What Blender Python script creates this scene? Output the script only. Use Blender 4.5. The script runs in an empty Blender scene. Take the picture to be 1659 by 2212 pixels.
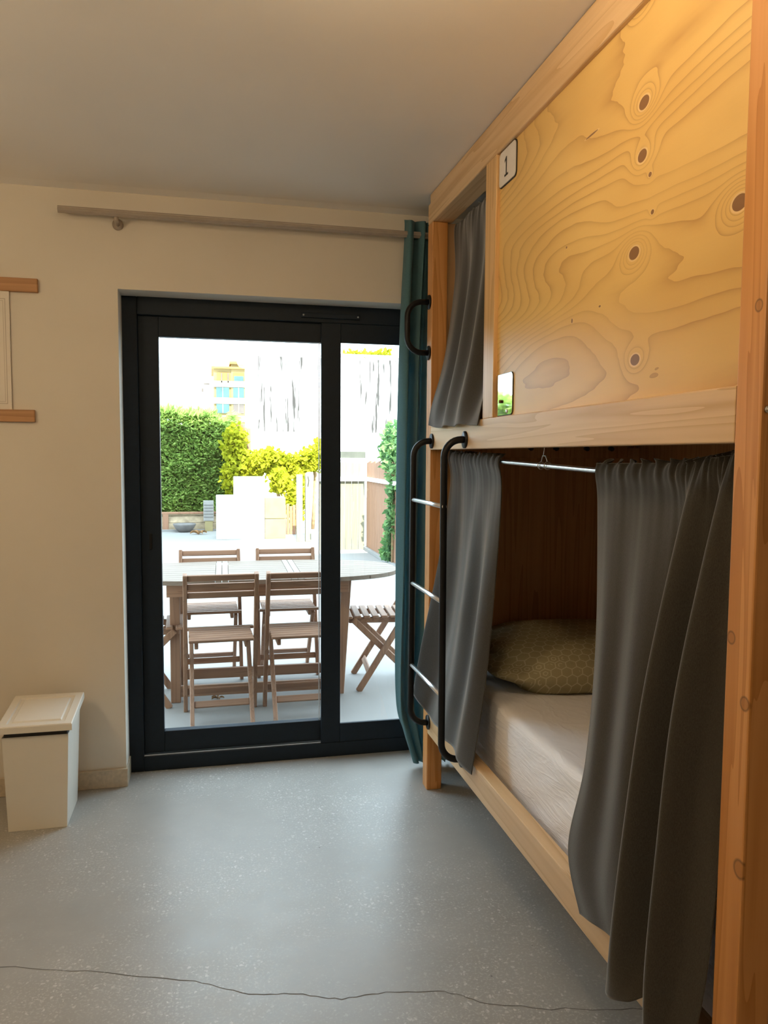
import bpy, bmesh, math, random
from mathutils import Vector, Matrix, noise as mnoise

# ------------------------------------------------------------------ camera, sky, sun, exposure
C = bpy.context.scene.collection
SC = bpy.context.scene
cam_d = bpy.data.cameras.new('camera'); cam = bpy.data.objects.new('camera', cam_d); C.objects.link(cam)
YAW, PITCH, ROLL, FPX = 0.223100183, -0.0731760339, 0.00641709276, 1657.30633
_f = Vector((math.sin(YAW) * math.cos(PITCH), math.cos(YAW) * math.cos(PITCH), math.sin(PITCH)))
_r0 = Vector((math.cos(YAW), -math.sin(YAW), 0)); _u0 = _r0.cross(_f)
_r = math.cos(ROLL) * _r0 + math.sin(ROLL) * _u0
_u = -math.sin(ROLL) * _r0 + math.cos(ROLL) * _u0
_m = Matrix((_r, _u, -_f)).transposed().to_4x4(); _m.translation = Vector((0, 0, 1.4))
cam.matrix_world = _m
cam_d.sensor_fit = 'HORIZONTAL'; cam_d.sensor_width = 36; cam_d.lens = FPX / 1659 * 36
cam_d.clip_start = 0.02; cam_d.clip_end = 600
SC.camera = cam

w = bpy.data.worlds.new('sky'); SC.world = w; w.use_nodes = True
bg = w.node_tree.nodes['Background']
bg.inputs[0].default_value = (0.70, 0.865, 1.0, 1); bg.inputs[1].default_value = 7.6

sun_d = bpy.data.lights.new('sun', 'SUN'); sun_d.energy = 17.0; sun_d.angle = 0.01; sun_d.color = (1, 0.94, 0.82)
sun = bpy.data.objects.new('sun', sun_d); C.objects.link(sun)
SUN_TO = Vector((-0.045, -1.0, 0.84))          # direction towards the sun: behind the house
sun.rotation_euler = SUN_TO.to_track_quat('Z', 'Y').to_euler()
LAMP_BY_BUNK, LAMP_ROOM, FILL_BACK = 54.0, 130.0, 32.0            # emission of the warm globes; the back one is added fill
LAMP_COLOR = (1.0, 0.75, 0.46)

SC.view_settings.view_transform = 'Standard'
SC.view_settings.look = 'None'
SC.view_settings.exposure = 0.0
SC.view_settings.gamma = 1.0
SC.view_settings.use_curve_mapping = False
SC.cycles.max_bounces = 10; SC.cycles.diffuse_bounces = 6; SC.cycles.transparent_max_bounces = 12
SC.cycles.caustics_reflective = False; SC.cycles.caustics_refractive = False

random.seed(7)

# ------------------------------------------------------------------ material helpers
class NT:
    def __init__(s, name):
        s.mat = bpy.data.materials.new(name); s.mat.use_nodes = True
        s.t = s.mat.node_tree; s.b = s.t.nodes['Principled BSDF']; s.out = s.t.nodes['Material Output']
        s._tc = None
    def n(s, typ, **kw):
        nd = s.t.nodes.new(typ)
        for k, v in kw.items(): setattr(nd, k, v)
        return nd
    def put(s, sock, v):
        if isinstance(v, bpy.types.NodeSocket): s.t.links.new(v, sock)
        else: sock.default_value = v
    def m(s, op, *a):
        nd = s.n('ShaderNodeMath', operation=op)
        for i, v in enumerate(a): s.put(nd.inputs[i], v)
        return nd.outputs[0]
    def obj(s):
        if s._tc is None: s._tc = s.n('ShaderNodeTexCoord')
        return s._tc.outputs['Object']
    def xyz(s):
        sp = s.n('ShaderNodeSeparateXYZ'); s.put(sp.inputs[0], s.obj()); return sp.outputs
    def vec(s, x, y, z):
        cb = s.n('ShaderNodeCombineXYZ')
        for i, v in enumerate((x, y, z)): s.put(cb.inputs[i], v)
        return cb.outputs[0]
    def map(s, scale, loc=(0, 0, 0)):
        mp = s.n('ShaderNodeMapping'); s.put(mp.inputs[0], s.obj())
        mp.inputs['Scale'].default_value = scale; mp.inputs['Location'].default_value = loc
        return mp.outputs[0]
    def noise(s, vec, scale=1, detail=4, rough=0.5, dist=0):
        nd = s.n('ShaderNodeTexNoise'); s.put(nd.inputs['Vector'], vec)
        nd.inputs['Scale'].default_value = scale; nd.inputs['Detail'].default_value = detail
        nd.inputs['Roughness'].default_value = rough; nd.inputs['Distortion'].default_value = dist
        return nd.outputs[0]
    def ramp(s, fac, stops, interp='LINEAR'):
        nd = s.n('ShaderNodeValToRGB'); s.put(nd.inputs[0], fac); cr = nd.color_ramp; cr.interpolation = interp
        while len(cr.elements) < len(stops): cr.elements.new(0.5)
        for e, (p, c) in zip(cr.elements, stops):
            e.position = p; e.color = (*c, 1) if len(c) == 3 else c
        return nd.outputs[0]
    def mix(s, fac, a, b):
        nd = s.n('ShaderNodeMix', data_type='RGBA')
        s.put(nd.inputs[0], fac)
        s.put(nd.inputs[6], (*a, 1) if isinstance(a, tuple) else a)
        s.put(nd.inputs[7], (*b, 1) if isinstance(b, tuple) else b)
        return nd.outputs[2]
    def bump(s, h, strength=0.2, dist=0.01):
        nd = s.n('ShaderNodeBump'); s.put(nd.inputs['Height'], h)
        nd.inputs['Strength'].default_value = strength; nd.inputs['Distance'].default_value = dist
        s.t.links.new(nd.outputs[0], s.b.inputs['Normal'])
    def col(s, c): s.put(s.b.inputs['Base Color'], (*c, 1) if isinstance(c, tuple) else c)
    def set(s, rough=None, metal=None, spec=None):
        if rough is not None: s.put(s.b.inputs['Roughness'], rough)
        if metal is not None: s.b.inputs['Metallic'].default_value = metal
        if spec is not None: s.b.inputs['Specular IOR Level'].default_value = spec
        return s.mat

def plain(name, c, rough=0.5, metal=0.0, var=0.06, scale=20, bump=0.0, spec=None):
    k = NT(name)
    nz = k.noise(k.obj(), scale, 3)
    d = tuple(max(0, x * (1 - var)) for x in c); l = tuple(min(1, x * (1 + var)) for x in c)
    k.col(k.ramp(nz, [(0.3, d), (0.7, l)]))
    if bump: k.bump(nz, bump, 0.003)
    return k.set(rough, metal, spec)

def wood(name, light, dark, axis=2, rough=0.5, fine=55, knots=None, plane=(1, 2)):
    """timber with grain along one axis; knots = [(a, b, radius)] on the given coordinate plane"""
    k = NT(name)
    sc = [fine, fine, fine]; sc[axis] = 1.2
    sc2 = [14, 14, 14]; sc2[axis] = 0.5
    a = k.noise(k.map(tuple(sc)), 1, 5, 0.6)
    b = k.noise(k.map(tuple(sc2), (3, 1, 7)), 1, 2, 0.5, 0.6)
    rings = k.m('FRACT', k.m('MULTIPLY', b, 7.0))
    rings = k.m('POWER', rings, 2.2)
    f = k.m('ADD', k.m('MULTIPLY', a, 0.55), k.m('MULTIPLY', rings, 0.45))
    c = k.ramp(f, [(0.18, light), (0.75, dark)])
    if knots:
        X = k.xyz()
        for (p, q, r) in knots:
            dx = k.m('DIVIDE', k.m('SUBTRACT', X[plane[0]], p), r)
            dy = k.m('DIVIDE', k.m('SUBTRACT', X[plane[1]], q), r * 1.15)
            d = k.m('SQRT', k.m('ADD', k.m('MULTIPLY', dx, dx), k.m('MULTIPLY', dy, dy)))
            ring = k.m('SUBTRACT', 1.0, k.m('MULTIPLY', k.m('ABSOLUTE', k.m('SUBTRACT', d, 0.85)), 4.5))
            ring = k.m('MAXIMUM', ring, 0.0)
            on = k.m('LESS_THAN', X[0], 0.879); ring = k.m('MULTIPLY', ring, on)
            core = k.m('MULTIPLY', k.m('LESS_THAN', d, 0.85), on)
            c = k.mix(k.m('MULTIPLY', core, 0.55), c, tuple(x * 0.7 for x in dark))
            c = k.mix(k.m('MULTIPLY', ring, 0.6), c, (0.05, 0.025, 0.012))
    k.col(c); k.bump(f, 0.12, 0.002)
    return k.set(rough)

def plywood(name, knots):
    """rotary-cut pine face: contour lines of a stretched height field, bent around the knots (grain along Y)"""
    k = NT(name); X = k.xyz(); y, z = X[1], X[2]
    lo = k.noise(k.vec(k.m('MULTIPLY', y, 0.75), k.m('MULTIPLY', z, 3.0), 6.7), 1, 1.2, 0.3, 0.2)
    hi = k.noise(k.vec(k.m('MULTIPLY', y, 6.0), k.m('MULTIPLY', z, 26.0), 1.1), 1, 2, 0.5)
    f = k.m('ADD', k.m('MULTIPLY', lo, 7.5), k.m('MULTIPLY', z, 5.2))
    f = k.m('ADD', f, k.m('MULTIPLY', y, 0.9))
    f = k.m('ADD', f, k.m('MULTIPLY', hi, 0.13))
    dark = None; rim = None
    for (ky, kz, ry, rz, amp) in knots:
        dy = k.m('SUBTRACT', y, ky); dz = k.m('SUBTRACT', z, kz)
        e = k.m('ADD', k.m('POWER', k.m('ABSOLUTE', k.m('DIVIDE', dy, ry)), 2.0), k.m('POWER', k.m('ABSOLUTE', k.m('DIVIDE', dz, rz)), 2.0))
        f = k.m('ADD', f, k.m('MULTIPLY', k.m('EXPONENT', k.m('MULTIPLY', e, -0.16)), amp))
        core = k.m('MULTIPLY', k.m('LESS_THAN', e, 1.0), 1.0 if amp else 1.0)
        halo = k.m('LESS_THAN', e, 1.6)
        dark = core if dark is None else k.m('MAXIMUM', dark, core)
        rim = halo if rim is None else k.m('MAXIMUM', rim, halo)
    ph = k.m('FRACT', k.m('MULTIPLY', f, 3.5))
    fade = k.ramp(k.noise(k.vec(k.m('MULTIPLY', y, 1.4), k.m('MULTIPLY', z, 5.0), 3.3), 1, 2, 0.5), [(0.30, (0.3, 0.3, 0.3)), (0.50, (1, 1, 1))])
    line = k.m('MULTIPLY', k.m('POWER', ph, 5.0), fade)
    tone = k.noise(k.vec(k.m('MULTIPLY', y, 2.0), k.m('MULTIPLY', z, 4.0), 9.0), 1, 2, 0.5)
    fib = k.noise(k.vec(k.m('MULTIPLY', y, 8.0), k.m('MULTIPLY', z, 220.0), 0.0), 1, 3, 0.6)
    c = k.ramp(tone, [(0.3, (0.68, 0.43, 0.135)), (0.7, (0.80, 0.545, 0.19))])
    c = k.mix(k.m('MULTIPLY', fib, 0.16), c, (0.56, 0.35, 0.16))
    c = k.mix(k.m('MULTIPLY', line, 0.72), c, (0.42, 0.215, 0.065))
    c = k.mix(k.m('MULTIPLY', rim, 0.45), c, (0.86, 0.66, 0.40))
    c = k.mix(k.m('MULTIPLY', dark, 0.88), c, (0.18, 0.07, 0.025))
    k.col(c); k.bump(ph, 0.04, 0.001)
    return k.set(0.42)

def fabric(name, c, c2, scale=900, translucent=0.0, rough=0.9, sheen=0.3):
    k = NT(name)
    a = k.noise(k.map((scale * 0.25, scale, scale * 0.25)), 1, 2)
    b = k.noise(k.map((scale, scale, scale * 0.12), (5, 2, 1)), 1, 2)
    f = k.m('MULTIPLY', k.m('ADD', a, b), 0.5)
    cc = k.ramp(f, [(0.35, c), (0.65, c2)])
    k.col(cc); k.bump(f, 0.25, 0.0015)
    k.b.inputs['Sheen Weight'].default_value = sheen; k.b.inputs['Sheen Roughness'].default_value = 0.5
    k.set(rough, 0, 0.15)
    if translucent:
        tr = k.n('ShaderNodeBsdfTranslucent'); k.put(tr.inputs[0], cc)
        mx = k.n('ShaderNodeMixShader'); mx.inputs[0].default_value = translucent
        k.t.links.new(k.b.outputs[0], mx.inputs[1]); k.t.links.new(tr.outputs[0], mx.inputs[2])
        k.t.links.new(mx.outputs[0], k.out.inputs[0])
    return k.mat

def creased_sheet(name, c, c2, *_):
    k = NT(name)
    a = k.noise(k.map((900, 900, 900)), 1, 2)
    k.col(k.ramp(a, [(0.35, c), (0.65, c2)]))
    d = k.n('ShaderNodeMapping'); k.put(d.inputs[0], k.obj()); d.inputs['Rotation'].default_value = (math.radians(28), 0, 0); d.inputs['Scale'].default_value = (9, 5, 38)
    r = k.noise(d.outputs[0], 1, 3, 0.55, 0.6)
    ridge = k.m('POWER', k.m('SUBTRACT', 1.0, k.m('ABSOLUTE', k.m('MULTIPLY', k.m('SUBTRACT', r, 0.5), 3.2))), 3.0)
    k.bump(ridge, 0.3, 0.006)
    return k.set(0.9, 0, 0.15)

def glass(name):
    k = NT(name)
    tr = k.n('ShaderNodeBsdfTransparent'); tr.inputs[0].default_value = (0.97, 0.99, 0.98, 1)
    gl = k.n('ShaderNodeBsdfGlossy'); gl.inputs['Roughness'].default_value = 0.0
    ge = k.n('ShaderNodeNewGeometry'); dt = k.n('ShaderNodeVectorMath', operation='DOT_PRODUCT')
    k.put(dt.inputs[0], ge.outputs['Normal']); k.put(dt.inputs[1], ge.outputs['Incoming'])
    c1 = k.m('SUBTRACT', 1.0, k.m('ABSOLUTE', dt.outputs['Value']))
    fr = k.m('ADD', 0.035, k.m('MULTIPLY', k.m('POWER', c1, 5.0), 0.6))          # reflectance of one face of clear glass
    mx = k.n('ShaderNodeMixShader')
    k.t.links.new(fr, mx.inputs[0]); k.t.links.new(tr.outputs[0], mx.inputs[1]); k.t.links.new(gl.outputs[0], mx.inputs[2])
    k.t.links.new(mx.outputs[0], k.out.inputs[0])
    return k.mat

def foliage_mat(name, a, b, trans=0.35):
    k = NT(name)
    nz = k.noise(k.obj(), 2.6, 4); gi = k.n('ShaderNodeNewGeometry').outputs['Random Per Island']
    f = k.m('ADD', k.m('MULTIPLY', nz, 0.5), k.m('MULTIPLY', gi, 0.5))
    c = k.ramp(f, [(0.25, a), (0.75, b)])
    k.col(c); k.set(0.75, 0, 0.2)
    tr = k.n('ShaderNodeBsdfTranslucent'); k.put(tr.inputs[0], c)
    mx = k.n('ShaderNodeMixShader'); mx.inputs[0].default_value = trans
    k.t.links.new(k.b.outputs[0], mx.inputs[1]); k.t.links.new(tr.outputs[0], mx.inputs[2])
    k.t.links.new(mx.outputs[0], k.out.inputs[0])
    return k.mat

# ------------------------------------------------------------------ object helpers
def tag(o, label=None, cat=None, group=None, kind=None):
    if label: o['label'] = label
    if cat: o['category'] = cat
    if group: o['group'] = group
    if kind: o['kind'] = kind
    return o

def thing(name, label, cat, loc=(0, 0, 0), rz=0.0, group=None):
    o = bpy.data.objects.new(name, None); C.objects.link(o)
    o.location = loc; o.rotation_euler = (0, 0, rz); o.empty_display_size = 0.1
    return tag(o, label, cat, group)

def link(name, me, mat, parent=None, world=True, smooth=False):
    """link a mesh; with world=True its vertices are in world coordinates even under a parent at another place"""
    o = bpy.data.objects.new(name, me); C.objects.link(o)
    if mat: me.materials.append(mat)
    if parent is not None:
        o.parent = parent
        if world:
            base = Vector(parent.location); p = parent.parent
            while p is not None: base += Vector(p.location); p = p.parent
            o.location = -base
    if smooth:
        for p in me.polygons: p.use_smooth = True
    return o

def bm_obj(name, bm, mat, parent=None, world=True, smooth=False):
    me = bpy.data.meshes.new(name); bm.normal_update(); bm.to_mesh(me); bm.free()
    return link(name, me, mat, parent, world, smooth)

def pd_obj(name, v, f, mat, parent=None, world=True, smooth=False):
    me = bpy.data.meshes.new(name); me.from_pydata(v, [], f); me.update()
    return link(name, me, mat, parent, world, smooth)

def add_box(bm, x, y, z, bevel=0.0, seg=2):
    r = bmesh.ops.create_cube(bm, size=1.0)
    vs = r['verts']
    for v in vs:
        v.co = Vector((x[0] + (v.co.x + 0.5) * (x[1] - x[0]), y[0] + (v.co.y + 0.5) * (y[1] - y[0]), z[0] + (v.co.z + 0.5) * (z[1] - z[0])))
    if bevel:
        es = list({e for v in vs for e in v.link_edges})
        bmesh.ops.bevel(bm, geom=es, offset=bevel, segments=seg, affect='EDGES', profile=0.5)

def box(name, x, y, z, mat, parent=None, bevel=0.0, world=True, seg=2):
    bm = bmesh.new(); add_box(bm, x, y, z, bevel, seg)
    return bm_obj(name, bm, mat, parent, world)

def beam_mesh(p0, p1, wside, wnorm, side, bevel=0.003, name='beam'):
    p0, p1, side = Vector(p0), Vector(p1), Vector(side).normalized()
    d = (p1 - p0); L = d.length; d.normalize(); nrm = d.cross(side).normalized(); side = nrm.cross(d)
    bm = bmesh.new(); add_box(bm, (-wside / 2, wside / 2), (-wnorm / 2, wnorm / 2), (0, L), bevel, 1)
    M = Matrix((side, nrm, d)).transposed().to_4x4(); M.translation = p0
    bm.transform(M); bm.normal_update()
    me = bpy.data.meshes.new(name); bm.to_mesh(me); bm.free()
    return me

def tube(pts, r, n=10, cap=True, prof=None):
    """verts, faces of a pipe along pts; prof multiplies the radius around the section"""
    pts = [Vector(p) for p in pts]; V, F = [], []
    t0 = (pts[1] - pts[0]).normalized()
    ref = Vector((0, 0, 1)) if abs(t0.z) < 0.9 else Vector((0, 1, 0))
    nr = (ref - t0 * ref.dot(t0)).normalized()
    for i, p in enumerate(pts):
        a = pts[max(i - 1, 0)]; b = pts[min(i + 1, len(pts) - 1)]
        t = (b - a).normalized(); nr = (nr - t * nr.dot(t)).normalized(); bn = t.cross(nr)
        for k in range(n):
            an = 2 * math.pi * k / n; rr = r * (prof[k % len(prof)] if prof else 1)
            V.append(p + nr * (rr * math.cos(an)) + bn * (rr * math.sin(an)))
    for i in range(len(pts) - 1):
        for k in range(n):
            F.append((i * n + k, i * n + (k + 1) % n, (i + 1) * n + (k + 1) % n, (i + 1) * n + k))
    if cap:
        F.append(tuple(range(n - 1, -1, -1))); F.append(tuple((len(pts) - 1) * n + k for k in range(n)))
    return [tuple(v) for v in V], F

def tube_obj(name, pts, r, mat, parent=None, n=12, prof=None, world=True):
    v, f = tube(pts, r, n, True, prof)
    return pd_obj(name, v, f, mat, parent, world, smooth=prof is None)

def disc(name, c, axis, r, t, mat, parent=None, n=24, world=True):
    c, axis = Vector(c), Vector(axis).normalized()
    return tube_obj(name, [c, c + axis * (t * 0.8), c + axis * t], r, mat, parent, n, None, world)

def arc(c, e1, e2, r, a0, a1, n=8):
    return [Vector(c) + Vector(e1) * (r * math.cos(a0 + (a1 - a0) * i / n)) + Vector(e2) * (r * math.sin(a0 + (a1 - a0) * i / n)) for i in range(n + 1)]

def cr(p, t):
    """Catmull-Rom through the list p at t in 0..1"""
    n = len(p) - 1; x = min(max(t, 0), 1) * n; i = min(int(x), n - 1); u = x - i
    a, b, c, d = p[max(i - 1, 0)], p[i], p[i + 1], p[min(i + 2, n)]
    return 0.5 * ((2 * b) + (c - a) * u + (2 * a - 5 * b + 4 * c - d) * u * u + (3 * b - a - 3 * c + d) * u ** 3)

def sheet(name, rows, mat, parent=None, nu=110, nv=70, fn=None, thick=0.0025):
    rows = [[Vector(p) for p in r] for r in rows]
    V, F = [], []
    for j in range(nv + 1):
        v = j / nv
        for i in range(nu + 1):
            u = i / nu
            p = cr([cr(r, u) for r in rows], v)
            if fn: p = p + Vector(fn(u, v, p))
            V.append(tuple(p))
    for j in range(nv):
        for i in range(nu):
            a = j * (nu + 1) + i; F.append((a, a + 1, a + nu + 2, a + nu + 1))
    o = pd_obj(name, V, F, mat, parent, smooth=True)
    s = o.modifiers.new('thickness', 'SOLIDIFY'); s.thickness = thick; s.offset = 0
    return o

def leaves(name, pts, mat, parent, size, seed, narrow=0.55, horiz=False, stuff=True):
    """one mesh of small folded leaves at pts"""
    rnd = random.Random(seed); V, F = [], []
    for (p, out) in pts:
        p = Vector(p); L = size * rnd.uniform(0.6, 1.35)
        if horiz:
            d = Vector(out) + Vector((rnd.uniform(-.8, .8), rnd.uniform(-.8, .8), rnd.uniform(-.25, .4)))
        else:
            d = Vector((rnd.gauss(0, 1), rnd.gauss(0, 1), rnd.gauss(0, 1)))
        if d.length < 1e-4: d = Vector((1, 0, 0))
        d.normalize(); s = d.cross(Vector((rnd.gauss(0, 1), rnd.gauss(0, 1), rnd.gauss(0, 1)))).normalized() * (L * narrow * 0.5)
        nn = d.cross(s).normalized() * (L * 0.12); b = len(V)
        V += [tuple(p), tuple(p + d * L * 0.5 + s + nn), tuple(p + d * L), tuple(p + d * L * 0.5 - s + nn)]
        F += [(b, b + 1, b + 2), (b, b + 2, b + 3)]
    o = pd_obj(name, V, F, mat, parent)
    if stuff: o['kind'] = 'stuff'
    return o

# ------------------------------------------------------------------ materials
def concrete(name, base, fleck, dark, flecks=True, rough=0.42):
    k = NT(name)
    big = k.noise(k.obj(), 1.3, 5, 0.6); mid = k.noise(k.obj(), 9, 5, 0.65)
    f = k.m('ADD', k.m('MULTIPLY', big, 0.55), k.m('MULTIPLY', mid, 0.45))
    c = k.ramp(f, [(0.3, dark), (0.7, base)])
    if flecks:
        wob = k.n('ShaderNodeTexNoise'); k.put(wob.inputs['Vector'], k.obj()); wob.inputs['Scale'].default_value = 70
        wv = k.n('ShaderNodeVectorMath', operation='MULTIPLY_ADD'); k.put(wv.inputs[0], wob.outputs['Color']); wv.inputs[1].default_value = (0.02, 0.02, 0.02); k.put(wv.inputs[2], k.obj())
        v = k.n('ShaderNodeTexVoronoi'); k.put(v.inputs['Vector'], wv.outputs[0]); v.inputs['Scale'].default_value = 85
        sp = k.n('ShaderNodeSeparateXYZ'); k.put(sp.inputs[0], v.outputs['Color'])
        chip = k.m('MULTIPLY', k.m('LESS_THAN', v.outputs['Distance'], k.m('MULTIPLY', sp.outputs[0], 0.42)), sp.outputs[1])
        patch = k.ramp(k.noise(k.obj(), 1.9, 3), [(0.40, (0, 0, 0)), (0.60, (1, 1, 1))])
        c = k.mix(k.m('MULTIPLY', k.m('MULTIPLY', chip, k.m('ADD', 0.08, k.m('MULTIPLY', patch, 0.92))), 0.62), c, fleck)
        speck = k.ramp(k.noise(k.obj(), 130, 2, 0.6), [(0.52, (0, 0, 0)), (0.72, (1, 1, 1))])
        c = k.mix(k.m('MULTIPLY', k.m('MULTIPLY', speck, patch), 0.35), c, fleck)
        v2 = k.n('ShaderNodeTexVoronoi'); k.put(v2.inputs['Vector'], k.obj()); v2.inputs['Scale'].default_value = 9
        sp2 = k.n('ShaderNodeSeparateXYZ'); k.put(sp2.inputs[0], v2.outputs['Color'])
        pit = k.m('MULTIPLY', k.m('LESS_THAN', v2.outputs['Distance'], 0.03), k.m('GREATER_THAN', sp2.outputs[1], 0.6))
        c = k.mix(k.m('MULTIPLY', pit, 0.6), c, (0.06, 0.055, 0.05))
    k.col(c)
    k.set(k.m('ADD', rough - 0.08, k.m('MULTIPLY', mid, 0.22)), 0, 0.5)
    return k.mat

M = {}
M['floor'] = concrete('polished_concrete', (0.36, 0.352, 0.33), (0.70, 0.69, 0.67), (0.285, 0.28, 0.262), True, 0.36)
M['patio'] = concrete('patio_concrete', (0.262, 0.256, 0.247), (0.4, 0.4, 0.4), (0.232, 0.227, 0.22), False, 0.8)
M['plaster'] = plain('wall_plaster', (0.70, 0.645, 0.56), 0.9, 0, 0.025, 3, 0.05)
M['ceil'] = plain('ceiling_plaster', (0.86, 0.82, 0.76), 0.95, 0, 0.02, 2)
M['tilebase'] = plain('skirting_stone', (0.55, 0.46, 0.34), 0.45, 0, 0.12, 60)
M['frame'] = plain('anthracite_aluminium', (0.012, 0.020, 0.031), 0.5, 0.0, 0.08, 40, spec=0.22)
M['alu'] = plain('bare_aluminium', (0.62, 0.62, 0.63), 0.35, 1.0)
M['rodsteel'] = plain('brushed_rod', (0.42, 0.36, 0.30), 0.45, 0.4)
M['chrome'] = plain('satin_chrome', (0.80, 0.80, 0.80), 0.28, 1.0, 0.02)
M['black'] = plain('black_steel', (0.007, 0.0075, 0.009), 0.4, 0, 0.1, 30, spec=0.3)
M['rubber'] = plain('dark_plastic', (0.02, 0.017, 0.015), 0.5)
M['glass'] = glass('door_glass')
M['fir'] = wood('fir_post', (0.68, 0.33, 0.11), (0.50, 0.205, 0.045), 2, 0.45, 60,
                [(1.139, 1.091, 0.011), (1.099, 0.987, 0.012), (1.104, 1.648, 0.010), (1.095, 0.70, 0.016)], (1, 2))
M['pine_y'] = wood('pine_board', (0.73, 0.52, 0.30), (0.57, 0.36, 0.17), 1, 0.42, 42)
M['pine_warm'] = wood('pine_batten', (0.72, 0.47, 0.22), (0.55, 0.32, 0.12), 2, 0.42, 50)
M['darkply'] = wood('brown_ply', (0.52, 0.31, 0.15), (0.37, 0.205, 0.09), 2, 0.55, 40)
KN = [(1.494, 2.136, .019, .0135, 1.3), (1.495, 2.029, .017, .013, 1.0), (1.516, 1.835, .020, .0135, -1.5), (1.500, 1.608, .018, .012, 0.9),
      (1.463, 1.98, .006, .005, 0.3), (1.45, 1.901, .006, .005, 0.3), (1.18, 1.836, .02, .014, -1.6), (1.519, 2.351, .022, .013, 1.1),
      (1.84, 1.93, .004, .003, 0.0), (1.66, 1.75, .005, .0025, 0.0), (1.72, 2.16, .03, .0025, 0.0), (1.80, 1.74, .004, .006, 0.0)]
M['ply'] = plywood('knotty_plywood', KN)
M['teak_x'] = wood('garden_teak_x', (0.32, 0.175, 0.105), (0.215, 0.108, 0.062), 0, 0.6, 60)
M['teak_z'] = wood('garden_teak_z', (0.32, 0.175, 0.105), (0.215, 0.108, 0.062), 2, 0.6, 60)
M['greywood'] = wood('weathered_top', (0.21, 0.160, 0.122), (0.155, 0.113, 0.085), 0, 0.7, 50)
M['curtain'] = fabric('charcoal_curtain', (0.032, 0.028, 0.022), (0.056, 0.051, 0.042), 1100, 0.0, 0.9, 0.5)
M['teal'] = fabric('teal_curtain', (0.11, 0.235, 0.27), (0.15, 0.30, 0.335), 900, 0.36, 0.85, 0.2)
M['sheet'] = creased_sheet('white_sheet', (0.86, 0.86, 0.90), (0.90, 0.90, 0.94), 900, 0, 0.9, 0.1)
M['paper'] = plain('print_paper', (0.74, 0.68, 0.60), 0.9, 0, 0.03, 8)
M['ink'] = plain('print_ink', (0.50, 0.43, 0.36), 0.9)
M['white'] = plain('white_plastic', (0.72, 0.68, 0.60), 0.45, 0, 0.02, 5)
M['signwhite'] = plain('sign_white', (0.74, 0.70, 0.66), 0.4, 0, 0.03, 30)
M['signblack'] = plain('sign_black', (0.012, 0.011, 0.010), 0.5)
M['mirror'] = plain('mirror_plate', (0.72, 0.75, 0.74), 0.03, 1.0, 0.01)
M['whitewall'] = plain('white_render', (0.80, 0.79, 0.77), 0.9, 0, 0.04, 2)
M['block'] = plain('shaded_sandy_block', (0.30, 0.245, 0.12), 0.9, 0, 0.1, 8)  # yellower and darker: shade on the stone put into its colour
M['brownboard'] = wood('brown_board', (0.33, 0.175, 0.105), (0.24, 0.12, 0.068), 2, 0.7, 25)
M['whiteboard'] = wood('limewashed_board', (0.26, 0.25, 0.18), (0.20, 0.19, 0.125), 2, 0.8, 25)
M['soil'] = plain('planter_boards', (0.46, 0.36, 0.24), 0.95, 0, 0.3, 9)
M['hedge'] = foliage_mat('cypress_green', (0.20, 0.33, 0.08), (0.54, 0.68, 0.22), 0.42)
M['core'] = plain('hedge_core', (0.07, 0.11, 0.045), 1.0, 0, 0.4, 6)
M['vine'] = foliage_mat('vine_yellow_green', (0.22, 0.25, 0.006), (0.68, 0.66, 0.05), 0.5)
M['ivy'] = foliage_mat('ivy_green', (0.10, 0.23, 0.09), (0.24, 0.40, 0.14), 0.3)
M['bark'] = plain('vine_wood', (0.40, 0.26, 0.14), 0.9, 0, 0.2, 20)
M['yellow'] = plain('ochre_render', (0.24, 0.17, 0.065), 0.9, 0, 0.05, 0.4)
M['cream'] = plain('cream_band', (0.34, 0.30, 0.17), 0.9, 0, 0.03, 0.5)
M['pane'] = plain('far_window', (0.035, 0.080, 0.078), 0.3, 0, 0.2, 0.6)
M['panegrey'] = plain('far_shutter', (0.075, 0.058, 0.048), 0.6, 0, 0.2, 0.6)
M['tile'] = plain('terracotta', (0.28, 0.17, 0.04), 0.9, 0, 0.15, 1)
M['orange'] = plain('loggia_orange', (0.27, 0.105, 0.03), 0.9, 0, 0.1, 1)
M['greenpanel'] = plain('pale_green_panel', (0.075, 0.078, 0.062), 0.8, 0, 0.1, 5)
M['boxgrey'] = plain('grey_box_paint', (0.27, 0.26, 0.245), 0.7, 0, 0.08, 12)
M['bowlgrey'] = plain('bowl_stone', (0.17, 0.16, 0.155), 0.8, 0, 0.15, 12)
M['leafdry'] = plain('dry_leaf', (0.28, 0.15, 0.06), 0.9, 0, 0.4, 60)
M['crack'] = plain('crack_line', (0.13, 0.12, 0.11), 1.0)

def streaked():
    k = NT('streaked_render')
    n1 = k.noise(k.map((2.3, 1, 0.22)), 1, 3, 0.6)
    n2 = k.noise(k.map((10.0, 1, 0.5), (4, 0, 2)), 1, 3, 0.7)
    st = k.m('MULTIPLY', k.ramp(n2, [(0.50, (0, 0, 0)), (0.56, (1, 1, 1))]), k.ramp(n1, [(0.44, (0, 0, 0)), (0.52, (1, 1, 1))]))
    z = k.xyz()[2]
    hi = k.m('MULTIPLY', k.m('GREATER_THAN', z, 2.15), k.m('LESS_THAN', z, 4.55))
    k.col(k.mix(k.m('MULTIPLY', st, hi), (0.82, 0.82, 0.81), (0.045, 0.042, 0.04)))
    return k.set(0.95)
M['streak'] = streaked()

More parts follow.
